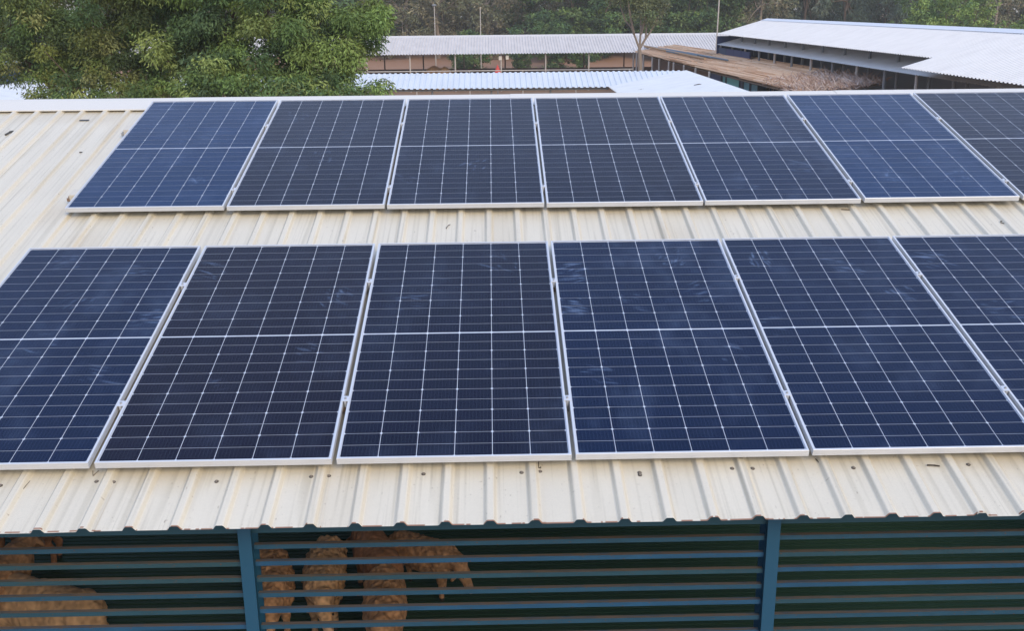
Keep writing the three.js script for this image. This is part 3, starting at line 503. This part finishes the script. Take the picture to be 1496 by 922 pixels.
// two broad trees behind the left of the ridge
{
  const rel = (px, py, z, rx, ry, rz, o) => { const p = atZ(px, py, z); return [p.x - o.x, p.y - o.y, p.z - o.z, rx, ry, rz]; };
  const green = [[0.098, 0.163, 0.039], [0.124, 0.195, 0.047], [0.072, 0.130, 0.039], [0.163, 0.234, 0.058], [0.202, 0.260, 0.072], [0.065, 0.111, 0.042]];
  const o1 = atZ(268, 130, -15.2); o1.y = 0;
  const A = thing('leafy_tree', 'broad leafy tree with dark trunk, its branches reaching across the long open shed roof', 'tree', o1.toArray());
  const bl = [[330, 20, -15, 0.9, 0.8, 1.0], [405, 30, -14.6, 0.95, 0.75, 1.0], [480, 22, -14.8, 0.85, 0.8, 0.9], [535, 35, -15.0, 0.42, 0.62, 0.7], [450, 80, -14.6, 0.75, 0.55, 0.8], [380, 95, -14.2, 0.75, 0.45, 0.7], [520, 92, -14.7, 0.42, 0.45, 0.6], [310, 112, -14.0, 0.6, 0.34, 0.6], [430, 128, -13.8, 0.75, 0.2, 0.5], [540, 134, -13.8, 0.52, 0.15, 0.45], [345, 132, -13.6, 0.45, 0.22, 0.5], [470, 118, -14.2, 0.55, 0.3, 0.6], [300, 60, -15.8, 0.7, 0.6, 0.7], [255, 30, -15.2, 0.7, 0.9, 0.9], [365, 62, -15.6, 0.7, 0.5, 0.6], [470, 55, -15.2, 0.7, 0.5, 0.6], [410, 112, -14.4, 0.6, 0.3, 0.5], [290, 128, -13.4, 0.5, 0.2, 0.4], [390, 140, -13.2, 0.6, 0.13, 0.4], [490, 138, -13.2, 0.5, 0.13, 0.4], [340, 88, -15.2, 0.6, 0.4, 0.6],
    [340, -60, -15.2, 1.3, 1.0, 1.4], [440, -60, -15.2, 1.3, 1.0, 1.3], [260, -90, -15.4, 1.3, 1.2, 1.4], [380, -150, -15.4, 1.6, 1.2, 1.6]].map(b => rel(b[0], b[1], b[2], b[3], b[4], b[5], o1));
  part('trunk', limbs(3.9, 0.2, bl.filter((b, i) => i % 2 === 0).map(b => b.slice(0, 3)), 5, [0.25, 0.1]), barkDark, A);
  part('crown', foliage(bl, 135000, 21, [0.080, 0.026], green, { droop: 0.6, spread: 0.17, cluster: 18, clump: 0.36, clumps: 9 }), leafMat, A);
  const o2 = atZ(110, 130, -17); o2.y = 0;
  const yel = [[0.168, 0.204, 0.048], [0.210, 0.240, 0.062], [0.108, 0.156, 0.041], [0.138, 0.180, 0.048], [0.078, 0.120, 0.038], [0.228, 0.246, 0.084]];
  const B = thing('leafy_tree', 'yellow green leafy tree overhanging the pale roof end behind the plain corner of the roof', 'tree', o2.toArray());
  const b2 = [[40, 30, -16.6, 0.85, 0.8, 0.9], [150, 25, -16.4, 0.95, 0.8, 1.0], [165, 80, -16.0, 0.75, 0.55, 0.8], [70, 85, -16.4, 0.7, 0.45, 0.8], [225, 70, -16.2, 0.7, 0.65, 0.8], [215, 122, -15.6, 0.62, 0.3, 0.6], [130, 122, -15.4, 0.6, 0.22, 0.5], [60, 135, -14.6, 0.42, 0.13, 0.35], [180, 138, -14.8, 0.6, 0.15, 0.4], [0, 60, -17, 0.6, 0.6, 0.8], [240, 20, -16.8, 0.6, 0.8, 0.8], [110, 55, -16.8, 0.8, 0.6, 0.7], [20, 95, -16.8, 0.5, 0.35, 0.6], [190, 105, -15.8, 0.6, 0.35, 0.6], [240, 138, -14.6, 0.5, 0.16, 0.4], [120, 142, -14.4, 0.5, 0.12, 0.4], [95, 108, -16.2, 0.5, 0.3, 0.5],
    [60, -60, -16.8, 1.4, 1.0, 1.4], [180, -60, -16.8, 1.4, 1.0, 1.4], [110, -140, -17, 1.6, 1.2, 1.6], [-40, 10, -17, 0.9, 0.9, 1]].map(b => rel(b[0], b[1], b[2], b[3], b[4], b[5], o2));
  part('trunk', limbs(3.7, 0.17, b2.filter((b, i) => i % 2 === 0).map(b => b.slice(0, 3)), 8, [0.2, 0.1]), barkMid, B);
  part('crown', foliage(b2, 118000, 22, [0.080, 0.026], [...yel, ...green.slice(0, 3)], { droop: 0.55, spread: 0.17, cluster: 18, clump: 0.36, clumps: 9 }), leafMat, B);
}
// bare multi-stemmed tree
{
  const o = atZ(935, 104, -60); o.y = 0;
  const t = thing('bare_tree', 'nearly bare tree with several pale upright stems beside the pole rack', 'tree', o.toArray());
  const to = (px, py, dz = 0) => { const p = atZ(px, py, -60 + dz); return V(p.x - o.x, p.y, dz); };
  const gs = []; const path = (pts, r0, r1) => { for (let k = 0; k < pts.length - 1; k++) gs.push(bar(pts[k], pts[k + 1], r0 + (r1 - r0) * k / (pts.length - 1), r0 + (r1 - r0) * (k + 1) / (pts.length - 1), 7)); };
  path([V(0, 0, 0), to(935, 100), to(934, 72)], 0.17, 0.12);
  path([to(934, 72), to(928, 55), to(922, 40), to(913, 30), to(905, 5), to(898, -30)], 0.07, 0.025);
  path([to(926, 50), to(921, 25, 0.4), to(917, 0, 0.6), to(915, -35, 0.8)], 0.08, 0.03);
  path([to(934, 72), to(936, 45), to(936, 15, -0.4), to(932, -10), to(931, -40)], 0.07, 0.025);
  path([to(936, 50), to(941, 32), to(948, 12), to(955, -15), to(958, -40)], 0.1, 0.03);
  path([to(934, 72), to(942, 58), to(949, 48), to(956, 36), to(964, 20), to(978, 5)], 0.08, 0.025);
  path([to(943, 56), to(944, 40, -0.4), to(950, 22), to(951, 0)], 0.07, 0.02);
  part('trunk', fix(gs), barkPale, t);
  const bl = [[922, 0], [950, 5], [935, -25], [965, 2], [905, -10], [935, 20]].map(([x, y], i) => { const p = to(x, y); return [p.x, p.y, 0.3 * (i % 3), 0.95, 0.6, 0.8]; });
  part('crown', foliage(bl, 9000, 77, [0.17, 0.065], [[0.10, 0.14, 0.05], [0.14, 0.16, 0.07]], { cluster: 6, spread: 0.35 }), leafMat, t);
}
// wood behind the far shed: single trees of several kinds
{
  const protos = [];
  const kinds = [
    ['green', [[0.075, 0.141, 0.040], [0.108, 0.184, 0.047], [0.049, 0.100, 0.033], [0.141, 0.208, 0.059]], [0.34, 0.17], 7000],
    ['olive', [[0.169, 0.169, 0.090], [0.210, 0.191, 0.110], [0.130, 0.140, 0.072], [0.200, 0.175, 0.108]], [0.30, 0.10], 5200],
    ['bluish', [[0.075, 0.117, 0.075], [0.108, 0.151, 0.103], [0.059, 0.086, 0.056], [0.141, 0.175, 0.130]], [0.36, 0.08], 6000],
    ['bright', [[0.183, 0.282, 0.064], [0.239, 0.325, 0.078], [0.100, 0.167, 0.044]], [0.30, 0.13], 6500],
  ];
  kinds.forEach(([nm, pal, leaf, n], i) => {
    for (let v = 0; v < 2; v++) {
      const r = rng(300 + i * 7 + v), bl = [];
      for (let k = 0; k < 11; k++) { const a = r() * 6.28, q = Math.sqrt(r()) * 2.2; bl.push([Math.cos(a) * q, 1.6 + r() * 7.5, Math.sin(a) * q, 0.9 + r() * 0.9, 0.7 + r() * 0.8, 0.9 + r() * 0.9]); }
      for (let k = 0; k < 4; k++) { const a = r() * 6.28; bl.push([Math.cos(a) * 1.5, 1.0 + r() * 0.9, Math.sin(a) * 1.5, 1.1, 0.8, 1.1]); }
      const g = new THREE.Group(); part('trunk', limbs(4.2, 0.17, bl.slice(0, 8).map(b => b.slice(0, 3)), 40 + i * 3 + v), i === 1 ? barkPale : barkMid, g);
      part('crown', foliage(bl, n, 400 + i * 9 + v, leaf, pal, { droop: i === 2 ? 0.9 : 0.3, spread: 0.4, cluster: 12 }), leafMat, g);
      protos.push(g);
    }
  });
  const desc = [['green broadleaf tree', 'green broadleaf trees of the wood'], ['brownish olive tree', 'brownish olive trees of the wood'], ['grey green drooping tree', 'grey green trees of the wood'], ['bright green bushy tree', 'bright green trees by the wood edge']];
  const seg = px => px < 300 ? 'behind the yellow green leafy tree' : px < 560 ? 'behind the broad leafy tree' : px < 634 ? 'above the shed roof before the headed pole' : px < 702 ? 'between the two thin poles' : px < 860 ? 'behind the notice boards of the long shed' : px < 1000 ? 'behind the bare tree' : px < 1130 ? 'behind the tall corner pole' : 'beyond the grey roof ridge';
  const r = rng(555);
  const put = (px, z, kind, sc, y = z < -90 ? 1.2 : 0) => { const X = atZ(px, 20, z).x, g = protos[kind * 2 + (r() < 0.5 ? 0 : 1)].clone(); g.name = numbered('wood_tree'); g.position.set(X, y, z); g.rotation.y = r() * 6.28; g.scale.set(sc * (0.9 + 0.25 * r()), sc, sc * (0.9 + 0.25 * r())); tag(g, `${desc[kind][0]} ${seg(px)}, ${z < -104 ? 'deep in the wood' : 'at the wood edge'}`, 'tree', desc[kind][1]); scene.add(shadows(g)); };
  const kindAt = px => px < 560 ? (r() < 0.6 ? 1 : 0) : px < 755 ? (r() < 0.85 ? 1 : 0) : px < 1060 ? (r() < 0.72 ? 0 : 1) : px < 1130 ? (r() < 0.5 ? 0 : 1) : px < 1300 ? 2 : r() < 0.5 ? 1 : 2;
  for (let row = 0; row < 4; row++) for (let px = 180 + row * 18; px < 1540; px += 58 - row * 3) put(px + (r() - 0.5) * 22, -94 - row * 7 - r() * 5, kindAt(px), 1.0 + row * 0.12 + 0.25 * r());
  for (const [px, z, sc] of [[1330, -66, 0.62], [1385, -64, 0.66], [1360, -70, 0.75], [1450, -62, 0.55], [1490, -60, 0.6], [1420, -74, 0.7]]) put(px, z, 3, sc);
  for (const [px, z, sc] of [[800, -90.5, 0.75], [838, -91, 0.8], [878, -91, 0.8], [1005, -91, 0.8], [965, -91, 0.8], [1030, -91, 0.75]]) put(px, z, 0, sc);
  for (const [px, z, sc] of [[668, -84, 0.4], [690, -85, 0.45], [760, -84, 0.42], [815, -85, 0.45], [850, -84, 0.4]]) put(px, z, 0, sc, 0.1);
  for (const [px, z, sc] of [[-60, -60, 1], [20, -62, 1.1], [90, -66, 1.1], [-20, -72, 1.2]]) put(px, z, 0, sc);
  // undergrowth that reads as one mass
  const bl = []; for (let x = -60; x < 75; x += 2.2) bl.push([x, 2.6 + r() * 0.8, -98 - r() * 14, 2, 1.6 + r() * 0.8, 2]);
  tag(solo('undergrowth', foliage(bl, 26000, 999, [0.4, 0.2], [[0.05, 0.07, 0.025], [0.08, 0.075, 0.04], [0.04, 0.055, 0.02]], { cluster: 10, spread: 0.6 }), leafMat, 'low mixed undergrowth at the foot of the wood', 'undergrowth'), null, null, null, 'stuff');
  const bank = new THREE.PlaneGeometry(220, 90, 60, 12).rotateX(-Math.PI / 2), bp = bank.attributes.position;
  for (let i = 0; i < bp.count; i++) { const z = bp.getZ(i); bp.setY(i, -0.3 + Math.max(0, Math.min(1, (44 - z) / 16)) * 1.5 + Math.max(0, 28 - z) * 0.03 + fbm(bp.getX(i) / 9, z / 9) * 0.7); }
  bank.translate(0, 0, -124); bank.computeVertexNormals();
  solo('soil_bank', bank, mat(0.36, 0.20, 0.125, 0.95), 'reddish soil bank rising below the wood', 'bank', null, 'structure');
}
// thin lamp poles before the wood
for (const [px, top, z, lab] of [[634.5, 8, -84, 'thin pale pole with a small dark head standing before the brownish trees'], [701.5, 10, -84, 'thin pale bare pole standing before the brownish trees']]) {
  const p = atZ(px, top, z), g = thing('pole', lab, 'pole', [p.x, 0, z], 0, 'thin poles before the wood');
  part('shaft', bar(V(0, 0, 0), V(0, p.y, 0), 0.05, 0.035, 7), paleSteel, g);
  if (px < 700) part('head', new THREE.SphereGeometry(0.16, 8, 6).scale(1.3, 0.6, 1).translate(0, p.y, 0), greySteel, g);
}
{
  const z = -63, p = atZ(1046, 46, z), g = thing('pole', 'tall thin pole at the far corner of the grey roofed shed', 'pole', [p.x, 0, z]);
  part('shaft', bar(V(0, 0, 0), V(0.12, 8, 0), 0.05, 0.04, 7), paleSteel, g); part('cross_bar', bar(V(-0.2, 7.6, 0), V(0.45, 7.6, 0), 0.03), greySteel, g);
}
// small blue hut at the far left
{
  const p = atZ(12, 118, -40), g = thing('blue_hut', 'small dark blue hut beyond the end of the pale blue shed', 'hut', [p.x, 0, -40]);
  part('wall', box(0, 1.9, 0, 0.9, 3.8, 1.6), mat(0.02, 0.05, 0.11, 0.7), g); part('roof', box(0, 3.86, 0, 1.2, 0.08, 1.9), greySteel, g);
}

// ---------------------------------------------------------------- sheep
function surfaceNets(f, mn, mx, h) {
  const n = mn.map((a, i) => Math.ceil((mx[i] - a) / h) + 1), [nx, ny, nz] = n, F = new Float32Array(nx * ny * nz);
  for (let k = 0, q = 0; k < nz; k++) for (let j = 0; j < ny; j++) for (let i = 0; i < nx; i++, q++) F[q] = f(mn[0] + i * h, mn[1] + j * h, mn[2] + k * h);
  const id = new Int32Array(nx * ny * nz).fill(-1), pos = [], idx = [], at = (i, j, k) => i + nx * (j + ny * k);
  const E = [[0, 1], [2, 3], [4, 5], [6, 7], [0, 2], [1, 3], [4, 6], [5, 7], [0, 4], [1, 5], [2, 6], [3, 7]];
  for (let k = 0; k < nz - 1; k++) for (let j = 0; j < ny - 1; j++) for (let i = 0; i < nx - 1; i++) {
    const v = []; let m = 0; for (let c = 0; c < 8; c++) { const x = F[at(i + (c & 1), j + (c >> 1 & 1), k + (c >> 2))]; v.push(x); if (x < 0) m |= 1 << c; }
    if (m === 0 || m === 255) continue;
    let sx = 0, sy = 0, sz = 0, t = 0; for (const [a, b] of E) if ((v[a] < 0) !== (v[b] < 0)) { const u = v[a] / (v[a] - v[b]); sx += (a & 1) + u * ((b & 1) - (a & 1)); sy += (a >> 1 & 1) + u * ((b >> 1 & 1) - (a >> 1 & 1)); sz += (a >> 2) + u * ((b >> 2) - (a >> 2)); t++; }
    id[at(i, j, k)] = pos.length / 3; pos.push(mn[0] + (i + sx / t) * h, mn[1] + (j + sy / t) * h, mn[2] + (k + sz / t) * h);
  }
  const quad = (a, b, c, d, s) => { if (a < 0 || b < 0 || c < 0 || d < 0) return; s ? idx.push(a, b, c, a, c, d) : idx.push(a, c, b, a, d, c); };
  for (let k = 1; k < nz - 1; k++) for (let j = 1; j < ny - 1; j++) for (let i = 1; i < nx - 1; i++) {
    const a = F[at(i, j, k)] < 0;
    if (a !== F[at(i + 1, j, k)] < 0) quad(id[at(i, j - 1, k - 1)], id[at(i, j, k - 1)], id[at(i, j, k)], id[at(i, j - 1, k)], a);
    if (a !== F[at(i, j + 1, k)] < 0) quad(id[at(i - 1, j, k - 1)], id[at(i - 1, j, k)], id[at(i, j, k)], id[at(i, j, k - 1)], a);
    if (a !== F[at(i, j, k + 1)] < 0) quad(id[at(i - 1, j - 1, k)], id[at(i, j - 1, k)], id[at(i, j, k)], id[at(i - 1, j, k)], a);
  }
  const g = new THREE.BufferGeometry(); g.setAttribute('position', new THREE.Float32BufferAttribute(pos, 3)); g.setIndex(idx); g.computeVertexNormals(); return g;
}
function sheepGeo(o) {                                   // +x forward, feet on y = 0
  const ly = o.lying ? -0.27 : 0, s = o.seed, turn = o.turn ?? 0, hd = o.head ?? 0;
  const caps = [];   // ax ay az bx by bz ra rb woolliness
  const add = (a, b, ra, rb, w = 0) => caps.push([...a, ...b, ra, rb, w]);
  add([-0.33, 0.53 + ly, 0], [0.02, 0.50 + ly, 0], 0.185, 0.20, 1); add([0.02, 0.50 + ly, 0], [0.30, 0.54 + ly, 0], 0.20, 0.165, 1); add([-0.33, 0.55 + ly, 0], [0.30, 0.60 + ly, 0], 0.14, 0.13, 1);
  const nk = [0.50, 0.70 + ly + hd * 0.5, turn * 0.10], hb = [0.57, 0.74 + ly + hd, turn * 0.16], nz = [0.72 - Math.abs(turn) * 0.05, 0.62 + ly + hd * 1.15, turn * 0.30];
  add([0.30, 0.57 + ly, 0], nk, 0.135, 0.095, 0.8); add(nk, hb, 0.09, 0.078, 0.2); add(hb, nz, 0.074, 0.043, 0);
  for (const q of [-1, 1]) { add([hb[0] - 0.01, hb[1] + 0.03, hb[2] + q * 0.06], [hb[0] - 0.05, hb[1] - 0.02, hb[2] + q * 0.165], 0.018, 0.022, 0); }
  for (const q of [-1, 1]) {
    if (!o.lying) {
      const sw = 0.05 * ((s * 7 + q) % 3 - 1);
      add([0.25, 0.46, q * 0.09], [0.25 + sw * 0.5, 0.28, q * 0.095], 0.085, 0.042, 0.3); add([0.25 + sw * 0.5, 0.28, q * 0.095], [0.24 + sw, 0.03, q * 0.095], 0.034, 0.03, 0);
      add([-0.30, 0.46, q * 0.09], [-0.27 - sw, 0.31, q * 0.10], 0.11, 0.055, 0.4); add([-0.27 - sw, 0.31, q * 0.10], [-0.36 - sw, 0.22, q * 0.10], 0.045, 0.034, 0); add([-0.36 - sw, 0.22, q * 0.10], [-0.34 - sw, 0.03, q * 0.10], 0.033, 0.03, 0);
    } else {
      add([0.27, 0.18, q * 0.11], [0.42, 0.06, q * 0.15], 0.08, 0.045, 0.2); add([0.42, 0.06, q * 0.15], [0.24, 0.04, q * 0.17], 0.036, 0.03, 0);
      add([-0.28, 0.18, q * 0.12], [-0.12, 0.08, q * 0.2], 0.11, 0.06, 0.3); add([-0.12, 0.08, q * 0.2], [-0.34, 0.045, q * 0.2], 0.045, 0.034, 0);
    }
  }
  add([-0.50, 0.58 + ly, 0], [-0.56, 0.42 + ly, 0], 0.035, 0.028, 0.4);
  const f = (x, y, z) => {
    let d = 1e9, wl = 0, ws = 0;
    for (const c of caps) {
      const bx = c[3] - c[0], by = c[4] - c[1], bz = c[5] - c[2], px = x - c[0], py = y - c[1], pz = z - c[2];
      const t = Math.max(0, Math.min(1, (px * bx + py * by + pz * bz) / (bx * bx + by * by + bz * bz))), dx = px - bx * t, dy = py - by * t, dz = pz - bz * t;
      const e = Math.sqrt(dx * dx + dy * dy + dz * dz) - c[6] - (c[7] - c[6]) * t, k = 0.035, h = Math.max(k - Math.abs(d - e), 0) / k;
      d = Math.min(d, e) - h * h * k * 0.25; const ww = Math.exp(-Math.max(0, e) * 60); wl += ww * c[8]; ws += ww;
    }
    if (d < 0.08) { const w = ws > 1e-6 ? wl / ws : 0; d += -w * o.wool * (0.040 * (vn3(x * 21 + s * 9, y * 21, z * 21) - 0.5) + 0.034 * (vn3(x * 44, y * 44 + s, z * 44) - 0.5)) - 0.0; }
    return d;
  };
  const g = surfaceNets(f, [-0.66, -0.03, -0.40], [0.86, 1.0, 0.40], 0.0145);
  const p = g.attributes.position, col = new Float32Array(p.count * 3), C = o.color;
  for (let i = 0; i < p.count; i++) {
    const x = p.getX(i), y = p.getY(i), z = p.getZ(i); let k = 0.55 + 0.55 * vn3(x * 16 + s, y * 16, z * 16) + (0.25 + 0.75 * o.wool) * 1.1 * (vn3(x * 42, y * 42, z * 42 + s) - 0.38), r = C[0], gg = C[1], b = C[2];
    const nd = Math.hypot(x - nz[0], y - nz[1], z - nz[2]); if (nd < 0.085) { r = r * 0.5 + 0.22; gg = gg * 0.5 + 0.15; b = b * 0.5 + 0.11; }
    if (!o.lying && y < 0.055) { r = 0.03; gg = 0.025; b = 0.02; }
    col[i * 3] = r * k; col[i * 3 + 1] = gg * k; col[i * 3 + 2] = b * k;
  }
  g.setAttribute('color', new THREE.BufferAttribute(col, 3)); g.userData = { hb }; return g;
}
{
  const wm = new THREE.MeshStandardMaterial({ vertexColors: true, roughness: 1, side: THREE.DoubleSide }), em = mat(0.01, 0.008, 0.006, 0.2);
  const R1 = [0.42, 0.225, 0.110], R2 = [0.49, 0.290, 0.150], R3 = [0.36, 0.165, 0.078], R4 = [0.52, 0.315, 0.165];
  const spec = [
    // px, py, height of that point, turn about y (deg), options, label
    [474, 828, 0.5, -86, { seed: 1, wool: 1.1, color: R2, head: -0.28, turn: -0.3 }, 'curly tan sheep walking straight towards the rails with lowered head'],
    [398, 838, 0.5, -76, { seed: 2, wool: 1.1, color: R1, head: -0.25, turn: 0.3 }, 'curly brown sheep half hidden by the blue post, head lowered'],
    [548, 806, 0.45, 112, { seed: 3, wool: 0.45, color: R3, head: -0.3 }, 'smooth reddish brown sheep seen from behind, touching the one turned sideways'],
    [620, 797, 0.45, -30, { seed: 4, scale: 0.86, wool: 0.8, color: R1, head: -0.3, turn: 0.35 }, 'brown sheep standing sideways with its head down over the slatted floor'],
    [562, 880, 0.45, -84, { seed: 5, wool: 0.8, color: R1, head: -0.2, turn: 0.2 }, 'reddish sheep closest to the rails in the middle bay'],
    [-6, 828, 0.55, 80, { seed: 6, wool: 0.6, color: R1, head: -0.1 }, 'brown sheep behind the large resting one'],
    [68, 893, 0.24, 158, { seed: 7, wool: 0.5, color: R4, lying: true, head: -0.02, turn: -0.3, scale: 1.3 }, 'large tan sheep lying on the floor of the bay below the first eave panel'],
    [34, 750, 0.5, 172, { seed: 8, wool: 0.5, color: R3, head: -0.1 }, 'brown sheep in the bay below the first eave panel only legs showing'],
  ];
  for (const [px, py, h, a, o, label] of spec) {
    const p = atY(px, py, FLOOR + h), g = thing('sheep', label, 'sheep', [p.x, FLOOR, p.z], rad(a), 'sheep in the shed');
    const geo = sheepGeo(o); part('body', geo, wm, g);
    const hb = geo.userData.hb; for (const q of [-1, 1]) part('eye', new THREE.SphereGeometry(0.013, 8, 6).translate(hb[0] + 0.05, hb[1] - 0.005, hb[2] + q * 0.062 + (o.turn ?? 0) * 0.04), em, g);
    g.scale.setScalar((o.scale ?? 1) * 0.84);
  }
}

scene.fog = new THREE.FogExp2(new THREE.Color(0.80, 0.80, 0.76), 0.0009);

// ---------------------------------------------------------------- twigs and scraps lying on the roof
{
  const dk = mat(0.05, 0.038, 0.028, 0.9), mid = mat(0.14, 0.095, 0.06, 0.9);
  const lay = (name, px, py, geo, m, label, group, n = PAN + 0.004) => {
    const d = ray(px, py), p0 = roofPt(0, 0, n), t = p0.clone().sub(camera.position).dot(NV) / d.dot(NV), p = camera.position.clone().addScaledVector(d, t);
    const o = solo(name, geo, m, label, 'debris', group); o.position.copy(p); o.rotation.x = TILT;
  };
  const tw = (pts, r) => fix(pts.slice(0, -1).map((p, i) => bar(V(...p), V(...pts[i + 1]), r, r * 0.7, 5)));
  lay('twig', 1363, 681, tw([[-0.03, 0.006, 0.002], [0, 0, 0.006], [0.028, -0.004, 0.003]], 0.0045), dk, 'thick dark twig lying on the eave strip below the fifth eave panel', 'twigs on the roof');
  lay('twig', 137, 696, tw([[-0.014, 0.04, 0.002], [0, 0, 0.004], [0.014, 0.042, 0.002]], 0.0018), mid, 'V shaped straw below the gap between the first two eave panels', 'twigs on the roof');
  lay('twig', 787, 684, tw([[0.002, 0.045, 0.002], [0, 0, 0.003], [0.01, -0.004, 0.003], [0.01, 0.01, 0.003]], 0.0018), dk, 'hooked thin stem on the eave strip below the third eave panel', 'twigs on the roof');
  lay('twig', 40, 709, tw([[-0.006, -0.03, 0.001], [0.006, 0.03, 0.003]], 0.0015), dk, 'thin dark straw on the eave strip below the first eave panel', 'twigs on the roof');
  lay('twig', 1195, 676, tw([[-0.006, 0.03, 0.001], [0.006, -0.02, 0.003]], 0.0018), dk, 'short stem just below the gap between the fourth and fifth eave panels', 'twigs on the roof');
  lay('twig', 1278, 716, tw([[-0.006, 0.03, 0.001], [0.006, -0.028, 0.003]], 0.0013), mid, 'faint straw lying along a rib near the eave below the fifth eave panel', 'twigs on the roof');
  lay('twig', 655, 331, tw([[-0.014, -0.03, 0.001], [0, 0.01, 0.004], [0.014, 0.028, 0.003]], 0.003), dk, 'dark bent twig in the strip between the panel rows above the third eave panel', 'twigs on the roof');
  lay('twig', 1235, 307, tw([[-0.03, 0.012, 0.002], [0, 0, 0.005], [0.03, 0.0, 0.003]], 0.004), mid, 'brown twig in the strip between the rows below the fifth ridge panel', 'twigs on the roof');
  lay('twig', 1463, 325, tw([[0.012, 0.02, 0.002], [-0.008, 0.012, 0.003], [-0.01, -0.014, 0.003], [0.006, -0.022, 0.002]], 0.003), dk, 'small C shaped twig in the strip below the sixth ridge panel', 'twigs on the roof');
  lay('scrap', 124, 176, box(0, 0, 0.002, 0.085, 0.022, 0.003), mat(0.05, 0.055, 0.065, 0.7), 'narrow dark strip lying flat on the plain corner of the roof', 'scraps on the roof');
  lay('scrap', 15, 195, tw([[-0.02, -0.04, 0.002], [0.0, 0.01, 0.008], [0.016, 0.045, 0.003]], 0.010), mat(0.07, 0.07, 0.07, 0.8), 'crumpled dark scrap on the plain corner of the roof by its edge', 'scraps on the roof');
  lay('scrap', 119, 223, tw([[-0.012, 0, 0.002], [0.012, 0.004, 0.003]], 0.005), dk, 'tiny dark speck of litter below the narrow dark strip', 'scraps on the roof');
  lay('scrap', 131, 333, tw([[-0.006, -0.02, 0.002], [0.004, 0.02, 0.003]], 0.003), mid, 'small brown straw below the ridge panel next to the bare roof', 'scraps on the roof');
}
renderer.render(scene, camera);
